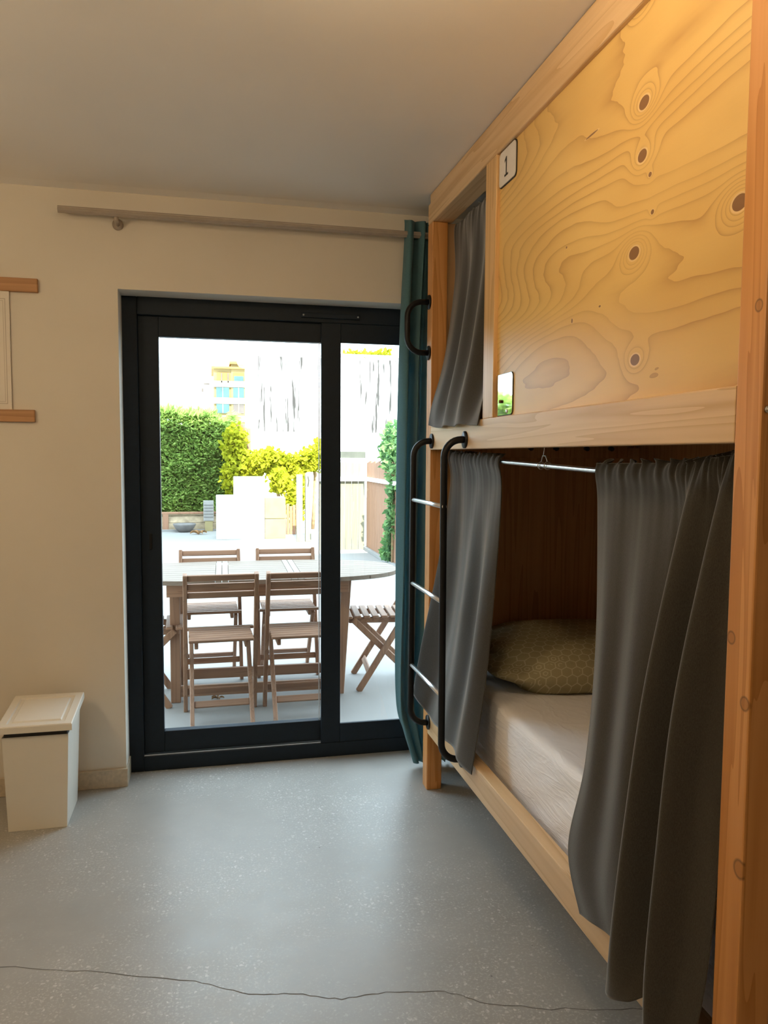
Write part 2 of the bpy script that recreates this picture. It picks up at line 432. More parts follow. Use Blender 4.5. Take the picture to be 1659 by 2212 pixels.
def hexfabric():
    k = NT('hexagon_print_cotton'); X = k.xyz()
    S = 26.0
    u = k.m('MULTIPLY', X[0], S); v = k.m('MULTIPLY', k.m('ADD', k.m('MULTIPLY', X[1], 0.8), X[2]), S)
    def cell(ou, ov):
        a = k.m('SUBTRACT', k.m('FLOORED_MODULO', k.m('SUBTRACT', u, ou), 1.0), 0.5)
        b = k.m('SUBTRACT', k.m('FLOORED_MODULO', k.m('SUBTRACT', v, ov), 1.7320508), 0.8660254)
        return a, b, k.m('ADD', k.m('MULTIPLY', a, a), k.m('MULTIPLY', b, b))
    a1, b1, d1 = cell(0, 0); a2, b2, d2 = cell(0.5, 0.8660254)
    def hd(a, b):
        a = k.m('ABSOLUTE', a); b = k.m('ABSOLUTE', b)
        return k.m('MAXIMUM', a, k.m('ADD', k.m('MULTIPLY', a, 0.5), k.m('MULTIPLY', b, 0.8660254)))
    t = k.m('LESS_THAN', d1, d2)
    h = k.m('ADD', k.m('MULTIPLY', hd(a1, b1), t), k.m('MULTIPLY', hd(a2, b2), k.m('SUBTRACT', 1.0, t)))
    line = k.m('GREATER_THAN', h, 0.455)
    nz = k.noise(k.obj(), 14, 2)
    dots = k.m('MULTIPLY', k.m('LESS_THAN', k.m('ABSOLUTE', k.m('SUBTRACT', h, 0.2)), 0.045), k.m('GREATER_THAN', nz, 0.60))
    c = k.mix(k.m('MULTIPLY', k.m('MAXIMUM', line, dots), 0.6), (0.35, 0.31, 0.185), (0.62, 0.57, 0.40))
    k.col(c); k.bump(k.noise(k.obj(), 30, 3), 0.1, 0.002)
    return k.set(0.9, 0, 0.2)
M['hex'] = hexfabric()

def emit(name, col, s):
    k = NT(name); k.b.inputs['Emission Color'].default_value = (*col, 1); k.b.inputs['Emission Strength'].default_value = s
    k.col((0.8, 0.75, 0.65)); return k.mat

# ------------------------------------------------------------------ the room
YW, YF, ZC = 3.32, 3.45, 2.45
XB = 0.874                                              # front plane of the bunk
fl = box('floor', (-2.7, 1.9), (-2.6, 3.62), (-0.12, 0.0), M['floor']); tag(fl, 'grey polished concrete floor with pale flecks and a hairline crack', kind='structure')
# ceiling with its shallow cove along the far wall
cv = [(-2.6, ZC), (3.17, ZC + 0.004), (3.26, ZC + 0.002), (YW, ZC - 0.004), (3.62, ZC - 0.004), (3.62, ZC + 0.15), (-2.6, ZC + 0.15)]
V = [(x, y, z) for x in (-2.7, 1.9) for (y, z) in cv]; n = len(cv)
F = [tuple(range(n - 1, -1, -1)), tuple(range(n, 2 * n))] + [(i, (i + 1) % n, n + (i + 1) % n, n + i) for i in range(n)]
tag(pd_obj('ceiling', V, F, M['ceil']), 'plain pale plaster ceiling', kind='structure')
bm = bmesh.new()
DX0, DX1, DZ = -0.357, 1.30, 2.066
add_box(bm, (-2.7, DX0), (YW, 3.60), (0, ZC + 0.1)); add_box(bm, (DX1, 1.9), (YW, 3.60), (0, ZC + 0.1)); add_box(bm, (DX0, DX1), (YW, 3.60), (DZ, ZC + 0.1))
tag(bm_obj('wall_far', bm, M['plaster']), 'cream plaster wall around the sliding door', kind='structure')
tag(box('wall_left', (-2.8, -2.7), (-2.7, 3.62), (0, ZC + 0.1), M['plaster']), kind='structure')
tag(box('wall_behind', (-2.8, 2.0), (-2.7, -2.6), (0, ZC + 0.1), M['plaster']), kind='structure')
tag(box('wall_right', (1.86, 1.98), (-2.7, 3.62), (0, ZC + 0.1), M['plaster']), kind='structure')
bm = bmesh.new()
add_box(bm, (-2.7, -0.351), (YW - 0.015, YW), (0, 0.078), 0.002, 1); add_box(bm, (DX0 - 0.0, -0.351), (YW, 3.447), (0, 0.078), 0.001, 1)
tag(bm_obj('baseboard_far', bm, M['tilebase']), 'beige stone skirting turning into the door reveal', kind='structure')

def ribbon(name, pts, wd, z, mat, parent, up=1):
    P = []
    for a, b in zip(pts[:-1], pts[1:]):
        for i in range(7):
            t = i / 7; P.append((a[0] + (b[0] - a[0]) * t + random.uniform(-.003, .003), a[1] + (b[1] - a[1]) * t + random.uniform(-.004, .004)))
    P.append(pts[-1]); V, F = [], []
    for i, (x, y) in enumerate(P):
        h = wd * random.uniform(0.35, 0.65); V += [(x, y - h, z), (x, y + h, z)]
        if i: F.append((2 * i - 2, 2 * i, 2 * i + 1, 2 * i - 1))
    return pd_obj(name, V, F, mat, parent)
ribbon('crack', [(-1.2, 2.25), (-0.574, 2.182), (-0.30, 2.10), (-0.054, 2.009), (0.088, 1.927), (0.206, 1.902), (0.32, 1.859), (0.455, 1.858), (0.586, 1.83), (0.678, 1.768), (0.831, 1.711), (1.074, 1.658), (1.5, 1.60)], 0.0026, 0.0004, M['crack'], fl)

# ------------------------------------------------------------------ sliding door (structure)
d1 = bpy.data.objects.new('door_1', None); C.objects.link(d1); d1.location = (0.48, YF, 0); tag(d1, 'black framed glazed sliding door onto the patio', kind='structure')
fr = M['frame']
X0, X1 = DX0 - 0.002, 1.302
def fpart(name, x, y, z, mat=None, bv=0.003): return box(name, x, y, z, mat or fr, d1, bv)
fpart('frame_jamb', (X0, -0.296), (YF, 3.58), (0, DZ)); fpart('frame_jamb', (1.24, X1), (YF, 3.58), (0, DZ))
fpart('frame_head', (-0.296, 1.24), (YF, 3.58), (1.991, DZ)); fpart('frame_sill', (-0.296, 1.24), (YF, 3.58), (0, 0.066))
fpart('track', (-0.296, 0.49), (YF + 0.008, YF + 0.013), (0.0655, 0.072), M['alu'], 0)
# outer sliding sash (left) and inner fixed sash (right)
s1 = fpart('sash', (-0.296, -0.21), (3.475, 3.515), (0.072, 1.991))
for x, z in (((-0.21, 0.50), (1.905, 1.991)), ((-0.21, 0.50), (0.072, 0.168)), ((0.497, 0.56), (0.072, 1.991))):
    fpart('sash_rail', x, (3.475, 3.515), z)
gp = fpart('glass_pane', (-0.215, 0.50), (3.493, 3.499), (0.165, 1.91), M['glass'], 0)
fpart('light_sliver', (0.484, 0.487), (3.476, 3.492), (0.168, 1.905), M['alu'], 0)  # pale strip stands in for light showing between the sashes
fpart('sash', (0.491, 0.580), (YF + 0.002, 3.468), (0.066, 1.991))
for x, z in (((0.58, 1.17), (1.905, 1.991)), ((0.58, 1.17), (0.066, 0.154)), ((1.17, 1.24), (0.066, 1.991))):
    fpart('sash_rail', x, (YF + 0.002, 3.468), z)
fpart('glass_pane', (0.575, 1.175), (3.457, 3.463), (0.15, 1.91), M['glass'], 0)
lt = fpart('latch', (-0.262, -0.250), (3.468, 3.476), (0.985, 1.055), M['black'], 0.002)
st = fpart('stop_rail', (0.40, 0.665), (YF - 0.012, YF), (2.008, 2.030))
for x in (0.41, 0.655): disc('screw', (x, YF - 0.012, 2.019), (0, -1, 0), 0.004, 0.002, M['alu'], st, 10)

# ------------------------------------------------------------------ ceiling lamps (out of view; the back one is added fill)
def lamp(x, y, s, label, drop=0.09):
    t = thing('ceiling_lamp', label, 'lamp', (x, y, ZC), 0, 'round ceiling lamps')
    disc('base', (x, y, ZC + 0.003), (0, 0, -1), 0.07, 0.025, M['white'], t)
    bm = bmesh.new(); bmesh.ops.create_uvsphere(bm, u_segments=20, v_segments=12, radius=0.075)
    bm.transform(Matrix.Translation((x, y, ZC - drop)))
    if drop > 0.1: tube_obj('cord', [(x, y, ZC - 0.02), (x, y, ZC - drop + 0.07)], 0.004, M['black'], t, 8)
    bm_obj('globe', bm, emit('lamp_globe', LAMP_COLOR, s), t, smooth=True)
lamp(0.28, 1.32, LAMP_BY_BUNK, 'warm round ceiling lamp beside the bunk panel')
lamp(-1.45, 1.40, LAMP_ROOM, 'warm round pendant lamp over the open floor', 0.42)
lamp(0.35, -1.10, FILL_BACK, 'warm round fill lamp added behind the camera for the near post')  # added unseen lamp to brighten the post's camera-facing side

# ------------------------------------------------------------------ curtain rod over the door
rod = thing('curtain_rod', 'grey ridged curtain rod above the sliding door', 'curtain rod', (-0.351, YW, 2.34))
tube_obj('rod', [(-0.564, 3.25, 2.344), (0.21, 3.25, 2.3435), (0.212, 3.25, 2.3435), (1.33, 3.25, 2.343)], 0.014, M['rodsteel'], rod, 24, [1.0, 0.88, 1.0, 1.06])
for x in (-0.351, 1.22):
    br = disc('bracket', (x, YW + 0.001, 2.318), (0, -1, 0), 0.021, 0.012, M['rodsteel'], rod)
    tube_obj('bracket_arm', [(x, YW - 0.01, 2.318), (x, 3.262, 2.318), (x, 3.25, 2.334)], 0.009, M['rodsteel'], br)

# teal door curtain, gathered at the right
def teal_rows():
    cols = 15; rows = []
    for (z, xl, xr, amp) in ((2.402, .822, 1.20, .034), (2.33, .820, 1.20, .034), (1.97, .806, 1.19, .036), (1.5, .800, 1.18, .036), (0.9, .799, 1.16, .034),
                             (.34, .798, 1.14, .030), (.17, .832, 1.13, .024), (.02, .882, 1.11, .018)):
        r = []
        for i in range(cols):
            u = i / (cols - 1)
            s = 1 if i % 2 == 0 else -1
            r.append((xl + (xr - xl) * u ** 1.05, 3.255 + s * amp * (1 if i else .3), z + (0.006 * s if z > 2.39 else 0)))
        rows.append(r)
    return rows
tc = sheet('door_curtain', teal_rows(), M['teal'], None, 180, 80, lambda u, v, p: (0.004 * math.sin(u * 60 + v * 9), 0.004 * math.sin(u * 37 + v * 6), 0))
tag(tc, 'teal fabric curtain drawn aside between the door and the bunk', 'curtain')

# ------------------------------------------------------------------ wall hanging at the left
wh = thing('wall_hanging', 'paper print hung between two wooden slats on the cream wall', 'wall hanging', (-0.9, YW, 1.8))
def slat(z0, z1, xr): return box('slat', (-1.22, xr), (YW - 0.018, YW), (z0, z1), M['pine_hang'], wh, 0.002)
M['pine_hang'] = wood('slat_pine', (0.50, 0.26, 0.11), (0.36, 0.17, 0.06), 0, 0.5, 45)
slat(2.033, 2.086, -0.655); slat(1.525, 1.573, -0.678)
bm = bmesh.new(); add_box(bm, (-1.11, -0.762), (YW - 0.010, YW - 0.008), (1.56, 2.05)); pp = bm_obj('paper', bm, M['paper'], wh)
def inkrect(x0, x1, z0, z1, t=0.0025):
    for (a, b, c, d) in ((x0, x1, z1 - t, z1), (x0, x1, z0, z0 + t), (x0, x0 + t, z0, z1), (x1 - t, x1, z0, z1)):
        box('printed_line', (a, b), (YW - 0.0104, YW - 0.0099), (c, d), M['ink'], pp)
inkrect(-1.098, -0.776, 1.595, 2.005); inkrect(-1.090, -0.784, 1.603, 1.997, 0.0015)

# ------------------------------------------------------------------ waste bin
bn = thing('waste_bin', 'white plastic waste bin with a swing lid beside the door', 'bin', (-0.64, 3.09, 0))
def taper(b, t, z0, z1):
    (bx0, bx1, by0, by1), (tx0, tx1, ty0, ty1) = b, t
    return [(bx0, by0, z0), (bx1, by0, z0), (bx1, by1, z0), (bx0, by1, z0), (tx0, ty0, z1), (tx1, ty0, z1), (tx1, ty1, z1), (tx0, ty1, z1)]
BF = [(0, 3, 2, 1), (0, 1, 5, 4), (1, 2, 6, 5), (2, 3, 7, 6), (3, 0, 4, 7)]
bd = pd_obj('body', taper((-0.742, -0.537, 2.985, 3.215), (-0.754, -0.524, 2.978, 3.235), 0.0, 0.360), BF, M['white'], bn)
sdf = bd.modifiers.new('wall', 'SOLIDIFY'); sdf.thickness = 0.004; sdf.offset = -1
bv = bd.modifiers.new('edge', 'BEVEL'); bv.width = 0.004; bv.segments = 2
box('liner', (-0.748, -0.528, ), (2.983, 3.23), (0.30, 0.381), M['rubber'], bn, 0.004)
box('rim', (-0.757, -0.5235), (3.06, 3.238), (0.358, 0.388), M['white'], bn, 0.003)
# lid: raised frame around a sunk panel, sloping up to the back
def lid_pt(x, y, dz): return (x, y, 0.408 + (y - 2.955) * 0.10 + dz)
LX0, LX1, LY0, LY1 = -0.766, -0.507, 2.953, 3.245
rings = [((LX0, LX1, LY0, LY1), -0.026), ((LX0, LX1, LY0, LY1), -0.003), ((LX0 + .003, LX1 - .003, LY0 + .003, LY1 - .003), 0.0), ((LX0 + .028, LX1 - .028, LY0 + .028, LY1 - .03), 0.0),
         ((LX0 + .031, LX1 - .031, LY0 + .031, LY1 - .033), -0.006), ((LX0 + .043, LX1 - .043, LY0 + .045, LY1 - .045), -0.006), ((LX0 + .047, LX1 - .047, LY0 + .05, LY1 - .05), -0.001)]
V, F = [], []
for (x0, x1, y0, y1), dz in rings: V += [lid_pt(x0, y0, dz), lid_pt(x1, y0, dz), lid_pt(x1, y1, dz), lid_pt(x0, y1, dz)]
for i in range(len(rings) - 1):
    for k in range(4): F.append((4 * i + k, 4 * i + (k + 1) % 4, 4 * i + 4 + (k + 1) % 4, 4 * i + 4 + k))
F.append((3, 2, 1, 0)); e = 4 * (len(rings) - 1); F.append((e, e + 1, e + 2, e + 3))
pd_obj('lid', V, F, M['white'], bn)

# ------------------------------------------------------------------ bunk bed
bk = thing('bunk_bed', 'built-in pine bunk bed with plywood front panel and upper and lower berth', 'bunk bed', (1.36, 2.08, 0))
def bp(name, x, y, z, mat, bv=0.003, label=None):
    o = box(name, x, y, z, mat, bk, bv); 
    if label: o['label'] = label
    return o
PW = 0.065
bp('post', (XB, XB + PW), (3.01, 3.075), (0, 2.333), M['fir'], 0.004)
bp('post', (XB, XB + PW), (1.087, 1.152), (0, ZC), M['fir'], 0.004)
bp('post', (1.79, 1.855), (3.01, 3.075), (0, 2.333), M['fir']); bp('post', (1.79, 1.855), (1.087, 1.152), (0, 2.333), M['fir'])
bp('top_rail', (XB, XB + 0.085), (1.152, 3.075), (2.333, 2.413), M['pine_y'], 0.004)
bp('top_cap', (XB + 0.004, XB + 0.05), (1.152, 3.06), (2.4125, ZC), M['pine_y'], 0.002)
bp('middle_rail', (XB, XB + 0.045), (1.152, 3.0095), (1.4255, 1.523), M['pine_y'], 0.003)
bp('bottom_rail', (XB, XB + 0.046), (1.152, 3.0095), (0.246, 0.341), M['pine_y'], 0.003)
bp('batten', (XB + 0.001, XB + 0.046), (2.312, 2.404), (1.523, 2.333), M['pine_warm'], 0.002)
bp('front_panel', (XB + 0.014, XB + 0.032), (1.152, 2.312), (1.523, 2.333), M['ply'], 0.0, 'knotty plywood panel closing the front of the upper berth')
bp('end_panel', (XB + PW, 1.79), (3.028, 3.046), (0.24, 2.333), M['darkply'], 0.0)
bp('end_panel', (XB + PW, 1.79), (1.11, 1.128), (0.24, 2.333), M['darkply'], 0.0)
bp('back_panel', (1.80, 1.818), (1.152, 3.01), (0.24, 2.333), M['darkply'], 0.0)
bp('corner_batten', (1.755, 1.80), (2.983, 3.028), (0.24, 1.44), M['darkply'], 0.002)
bp('end_rail', (XB + PW, 1.76), (3.0, 3.028), (1.395, 1.4815), M['darkply'], 0.002)
bp('deck', (XB + 0.045, 1.80), (1.152, 3.028), (1.4815, 1.50), M['darkply'], 0.0)
bp('deck', (XB + 0.10, 1.80), (1.152, 3.028), (0.235, 0.252), M['rubber'], 0.0)
bp('back_rail', (1.78, 1.80), (1.152, 3.0), (0.246, 0.341), M['pine_y'])
for x in (1.302, 1.416, 1.556, 1.67):
    tube_obj('bolt', [(x, 2.999, 1.437), (x, 2.985, 1.437), (x, 2.978, 1.432)], 0.0095, M['rubber'], bk)
disc('screw', (0.884, 1.0868, 1.479), (0, -1, 0), 0.006, 0.003, M['chrome'], bk, 12)

# number sign: rounded white plate with a shadow outline in black and the figure 1
def rounded(y0, y1, z0, z1, r, x, n=6):
    P = []
    for (cy_, cz_, a) in ((y1 - r, z1 - r, 0), (y0 + r, z1 - r, 90), (y0 + r, z0 + r, 180), (y1 - r, z0 + r, 270)):
        for i in range(n + 1):
            t = math.radians(a + 90 * i / n); P.append((x, cy_ + r * math.cos(t), cz_ + r * math.sin(t)))
    return P
def plate(name, y0, y1, z0, z1, r, xf, xb, mat, parent):
    a = rounded(y0, y1, z0, z1, r, xf); b = rounded(y0, y1, z0, z1, r, xb); n = len(a)
    return pd_obj(name, a + b, [tuple(range(n)), tuple(range(2 * n - 1, n - 1, -1))] + [(i, n + i, n + (i + 1) % n, (i + 1) % n) for i in range(n)], mat, parent)
XP = XB + 0.014
sg = thing('number_sign', 'white rounded sign with a black figure 1 on the plywood panel', 'sign', (XP, 2.246, 2.286))
plate('dark_outline', 2.176, 2.3115, 2.224, 2.3325, 0.016, XP - 0.003, XP, M['signblack'], sg)  # wider black plate stands in for the shadow around the sign
plate('plate', 2.179, 2.3085, 2.227, 2.3295, 0.014, XP - 0.005, XP - 0.003, M['signwhite'], sg)
def fig(name, pts):
    a = [(XP - 0.0056, y, z) for y, z in pts]; b = [(XP - 0.005, y, z) for y, z in pts]; n = len(pts)
    pd_obj(name, a + b, [tuple(range(n)), tuple(range(2 * n - 1, n - 1, -1))] + [(i, n + i, n + (i + 1) % n, (i + 1) % n) for i in range(n)], M['signblack'], sg)
fig('figure', [(y + 0.001, z - 0.008) for y, z in [(2.263, 2.256), (2.235, 2.256), (2.235, 2.262), (2.2455, 2.262), (2.2455, 2.313), (2.2515, 2.313), (2.262, 2.305), (2.262, 2.298), (2.2525, 2.304), (2.2525, 2.262), (2.263, 2.262)][::-1]])

mp = thing('mirror_plate', 'small mirrored plate with rounded corners at the foot of the plywood panel', 'plate', (XP, 2.247, 1.59))
plate('dark_outline', 2.172, 2.3115, 1.526, 1.655, 0.016, XP - 0.002, XP, M['signblack'], mp)
plate('mirror', 2.174, 2.3095, 1.528, 1.653, 0.014, XP - 0.004, XP - 0.002, M['mirror'], mp)
disc('screw', (XP - 0.004, 2.214, 1.538), (-1, 0, 0), 0.006, 0.002, M['chrome'], mp, 14)
disc('hook', (XP - 0.004, 2.262, 1.570), (-1, 0, 0), 0.005, 0.006, M['leafdry'], mp, 10)  # brown dot stands in for a dark reflection in the mirror

# ladder
ld = thing('bunk_ladder', 'black tubular ladder with three steel rungs on the bunk', 'ladder', (0.797, 2.78, 0.3))
def ladder_rail(y0, y1, z1, z0):
    xo, R = 0.797, 0.062
    P = [Vector((XB, y1, z1))]
    P += arc((xo + R, y1, z1 - R), (0, 0, 1), (-1, 0, 0), R, 0, math.pi / 2)
    P += [Vector((xo, y1 + (y0 - y1) * t, z1 - R + (z0 + R - (z1 - R)) * t)) for t in (0.25, 0.5, 0.75)]
    P += arc((xo + R, y0, z0 + R), (-1, 0, 0), (0, 0, -1), R, 0, math.pi / 2)
    P += [Vector((XB, y0, z0))]
    r = tube_obj('side_pipe', P, 0.0125, M['black'], ld, 14)
    for (y, z) in ((y1, z1), (y0, z0)):
        fg = disc('flange', (XB + 0.001, y, z), (-1, 0, 0), 0.030, 0.006, M['black'], r)
ladder_rail(2.563, 2.572, 1.458, 0.313); ladder_rail(2.995, 2.985, 1.460, 0.298)
for z in (1.224, 0.885, 0.547): tube_obj('rung', [(0.797, 2.56, z), (0.797, 2.78, z), (0.797, 3.0, z)], 0.0085, M['chrome'], ld)
gh = thing('grab_handle', 'black curved grab handle on the far bunk post', 'handle', (XB, 3.043, 1.92))
P = [Vector((XB, 3.043, 2.021))] + arc((0.842, 3.043, 1.9605), (0, 0, 1), (-1, 0, 0), 0.0605, 0.0, math.pi / 2) + [Vector((0.7815, 3.043, 1.92))] + arc((0.842, 3.043, 1.8785), (-1, 0, 0), (0, 0, -1), 0.0605, 0, math.pi / 2) + [Vector((XB, 3.043, 1.818))]
gp_ = tube_obj('pipe', P, 0.0115, M['black'], gh, 14)
for z in (2.021, 1.818): disc('flange', (XB + 0.001, 3.043, z), (-1, 0, 0), 0.029, 0.006, M['black'], gh)

# lower berth: sagging curtain rod, two curtains, mattress, pillow
RODPTS = [(0.96, 3.02, 1.398), (0.96, 2.43, 1.382), (0.96, 2.105, 1.374), (0.96, 1.76, 1.365), (0.96, 1.41, 1.369), (0.96, 1.27, 1.384), (0.96, 1.15, 1.396)]
def rodz(y):
    for a, b in zip(RODPTS[:-1], RODPTS[1:]):
        if b[1] <= y <= a[1]: return a[2] + (b[2] - a[2]) * (a[1] - y) / (a[1] - b[1])
    return 1.398
br = thing('bunk_curtain_rod', 'thin steel curtain rod across the lower berth opening', 'curtain rod', (0.96, 2.1, 1.37))
tube_obj('rod', RODPTS, 0.0075, M['chrome'], br)
hk = tube_obj('hook', [(0.96, 2.10, 1.482), (0.96, 2.105, 1.42), (0.96, 2.11, 1.405)], 0.0012, M['chrome'], br, 6)
for dy in (0.0, -0.045):
    tube_obj('hook_ring', [Vector((0.96, 2.125 + dy, 1.374)) + Vector((0.011 * math.cos(a), 0, 0.011 * math.sin(a))) for a in [i * math.pi / 6 for i in range(13)]], 0.0017, M['chrome'], br, 6)
tube_obj('hook', [(0.96, 2.125, 1.384), (0.96, 2.115, 1.403), (0.96, 2.095, 1.403), (0.96, 2.08, 1.384)], 0.0014, M['chrome'], br, 6)

def pleats(freq, seed, top=0.14, amp=0.010, mid=0.006):
    rnd = random.Random(seed); ph = [rnd.uniform(0, 6.28) for _ in range(6)]
    def fn(u, v, p):
        e = math.exp(-v / top)
        a = amp * e * (math.sin(6.283 * freq * u + ph[0]) + 0.6 * math.sin(6.283 * freq * 1.73 * u + ph[1]))
        b = mid * (1 - e) * (math.sin(6.283 * freq * 0.27 * u + ph[2] + 1.2 * v) + 0.5 * math.sin(6.283 * freq * 0.21 * u + ph[3]))
        dz = 0.006 * e * math.sin(6.283 * freq * 0.9 * u + ph[4]) if v < 0.05 else 0
        dy = 0.004 * math.sin(9 * v + ph[5])
        return (a + b, dy * min(1, v * 4), dz)
    return fn
# left curtain
Yc = [2.995, 2.915, 2.84, 2.76, 2.68, 2.60, 2.51, 2.43]
rows = [[(0.958, y, rodz(y) + 0.022) for y in Yc],
        [(0.946, y, rodz(y) - 0.005) for y in Yc],
        [(0.955, y, 1.28) for y in Yc],
        [(x, y, 0.95) for x, y in zip((.905, .935, .945, .940, .920, .945, .915, .935), (2.99, 2.92, 2.84, 2.76, 2.68, 2.59, 2.50, 2.425))],
        [(x, y, 0.62) for x, y in zip((.846, .880, .905, .895, .880, .905, .878, .905), (3.005, 2.95, 2.86, 2.77, 2.68, 2.59, 2.50, 2.418))],
        [(.818, 3.03, .415), (.838, 2.975, .375), (.856, 2.88, .345), (.852, 2.78, .352), (.838, 2.69, .350), (.852, 2.60, .345), (.838, 2.50, .335), (.856, 2.41, .318)]]
c1 = sheet('berth_curtain', rows, M['curtain'], None, 120, 70, pleats(13, 3, 0.11, 0.011, 0.003))
tag(c1, 'charcoal curtain behind the ladder at the far side of the lower berth', 'curtain')
# right curtain: three big folds coming out over the bottom rail
Yt = [1.765, 1.69, 1.61, 1.53, 1.45, 1.40, 1.36, 1.32, 1.285, 1.262, 1.22, 1.165]
rows = [[(0.958, y, rodz(y) + 0.024) for y in Yt],
        [(0.944, y, rodz(y) - 0.004) for y in Yt],
        [(x, y, 1.27) for x, y in zip((.955, .948, .955, .950, .958, .955, .918, .945, .958, .918, .94, .95), Yt)],
        [(x, y, 0.95) for x, y in zip((.920, .910, .922, .912, .935, .962, .862, .925, .962, .850, .895, .92), (1.69, 1.64, 1.58, 1.51, 1.45, 1.415, 1.375, 1.325, 1.285, 1.255, 1.21, 1.162))],
        [(x, y, 0.66) for x, y in zip((.888, .880, .892, .882, .910, .950, .828, .905, .950, .812, .86, .885), (1.672, 1.63, 1.575, 1.505, 1.45, 1.425, 1.385, 1.33, 1.285, 1.245, 1.205, 1.16))],
        [(x, y, 0.44) for x, y in zip((.855, .856, .866, .860, .876, .915, .806, .872, .915, .788, .835, .862), (1.690, 1.645, 1.575, 1.505, 1.45, 1.432, 1.388, 1.33, 1.283, 1.235, 1.20, 1.16))],
        [(.845, 1.60, .318), (.848, 1.565, .325), (.850, 1.52, .335), (.852, 1.475, .343), (.858, 1.445, .345), (.856, 1.428, .34), (.800, 1.390, .283), (.812, 1.33, .300), (.846, 1.285, .335), (.785, 1.225, .27), (.80, 1.19, .28), (.83, 1.155, .30)]]
c2 = sheet('berth_curtain', rows, M['curtain'], None, 200, 90, pleats(17, 11, 0.085, 0.013, 0.0015))
tag(c2, 'charcoal curtain gathered beside the near post of the lower berth', 'curtain')
# upper curtain
Yu = [2.985, 2.90, 2.82, 2.74, 2.66, 2.58, 2.50, 2.418]
rows = [[(0.972, y, 2.318) for y in Yu], [(0.962, y, 2.29) for y in Yu],
        [(x, y, 2.1) for x, y in zip((.965, .955, .972, .945, .962, .945, .97, .955), Yu)],
        [(x, y, 1.8) for x, y in zip((.925, .915, .945, .900, .925, .900, .945, .925), (2.985, 2.91, 2.83, 2.745, 2.66, 2.575, 2.495, 2.418))],
        [(x, y, 1.60) for x, y in zip((.872, .868, .895, .860, .880, .862, .90, .885), (2.98, 2.91, 2.83, 2.745, 2.66, 2.575, 2.49, 2.418))],
        [(x, y, z) for x, y, z in zip((.850, .852, .862, .846, .858, .848, .864, .862), (2.95, 2.89, 2.81, 2.73, 2.65, 2.57, 2.49, 2.412), (1.522, 1.512, 1.508, 1.514, 1.506, 1.512, 1.506, 1.502))]]
c3 = sheet('berth_curtain', rows, M['curtain'], None, 120, 60, pleats(11, 5, 0.10, 0.007, 0.003))
tag(c3, 'charcoal curtain covering the entry of the upper berth', 'curtain')

# mattress
def soft_box(name, x, y, z, bev, cuts, fn, mat, label, cat):
    bm = bmesh.new(); add_box(bm, x, y, z, 0)
    bmesh.ops.bevel(bm, geom=list(bm.edges), offset=bev, segments=4, affect='EDGES', profile=0.5)
    bmesh.ops.subdivide_edges(bm, edges=[e for e in bm.edges if e.calc_length() > 0.12], cuts=cuts, use_grid_fill=True)
    for v in bm.verts: v.co += Vector(fn(v.co))
    o = bm_obj(name, bm, mat, None, True, True); return tag(o, label, cat)
def wrinkle(c):
    if c.x < 0.99:
        s = mnoise.noise(Vector((c.y * 5 + c.z * 9, c.z * 26 + c.y * 14, 1.3))) * 0.004 + mnoise.noise(Vector((c.y * 18 + c.z * 12, c.z * 8, 7))) * 0.0015
        return (s - 0.004 * math.sin((c.z - 0.26) / 0.28 * math.pi), 0, 0)
    return (0, 0, mnoise.noise(Vector((c.x * 5, c.y * 3, 2))) * 0.008)
soft_box('mattress', (0.962, 1.77), (1.17, 2.965), (0.2525, 0.540), 0.025, 60, wrinkle, M['sheet'], 'mattress under a white fitted sheet in the lower berth', 'mattress')

# pillow
def pillow():
    V, F = [], []; nu, nv = 56, 40; cx_, cy_, cz_, hx, hy, hz = 0, 0, 0.0, 0.365, 0.275, 0.105
    def spow(a, e): return math.copysign(abs(a) ** e, a)
    for j in range(nv + 1):
        ph = -math.pi / 2 + math.pi * j / nv
        for i in range(nu):
            th = 2 * math.pi * i / nu
            x = hx * spow(math.cos(ph), 0.72) * spow(math.cos(th), 0.5); y = hy * spow(math.cos(ph), 0.72) * spow(math.sin(th), 0.5)
            z = hz * spow(math.sin(ph), 0.85)
            k = abs(x / hx); wr = math.exp(-((x + hx) / 0.12) ** 2)       # folds running in from the left end
            z *= 1 - 0.35 * max(0, k - 0.6) / 0.4
            y += wr * 0.018 * math.sin(z * 75 + 1 + x * 9); x += wr * 0.022 * math.sin(z * 75 + y * 6)
            z += 0.006 * mnoise.noise(Vector((x * 9, y * 9, 3)))
            if z < -0.085: z = -0.085
            V.append((x, y, z + 0.087))
    for j in range(nv):
        for i in range(nu):
            a, b = j * nu + i, j * nu + (i + 1) % nu; F.append((a, b, b + nu, a + nu))
    o = pd_obj('pillow', V, F, M['hex'], None, True, True)
    o.location = (1.385, 2.735, 0.541); o.rotation_euler = (math.radians(4), 0, math.radians(-4))
    tag(o, 'olive pillow printed with pale hexagons on the mattress', 'pillow')
pillow()

# ------------------------------------------------------------------ outside: ground, house, garden furniture
pt = box('patio_floor', (-30, 30), (3.62, 60), (-0.12, 0.0), M['patio']); tag(pt, 'pale concrete patio floor outside the door', kind='structure')
tag(box('wall_upper', (0.10, 12), (3.30, 3.60), (ZC + 0.16, 6.05), M['whitewall']), kind='structure')  # unseen house wall, height set for its shade on the patio
tag(box('wall_shade_block', (-16, 0.10), (3.30, 3.60), (ZC + 0.16, 11.4), M['whitewall']), kind='structure')  # unseen tall block added to cast shade over the hedge
tag(box('wall_side', (1.985, 12), (3.30, 3.60), (0, ZC + 0.16), M['whitewall']), kind='structure')
tag(box('wall_side', (-16, -2.805), (3.30, 3.60), (0, ZC + 0.16), M['whitewall']), kind='structure')

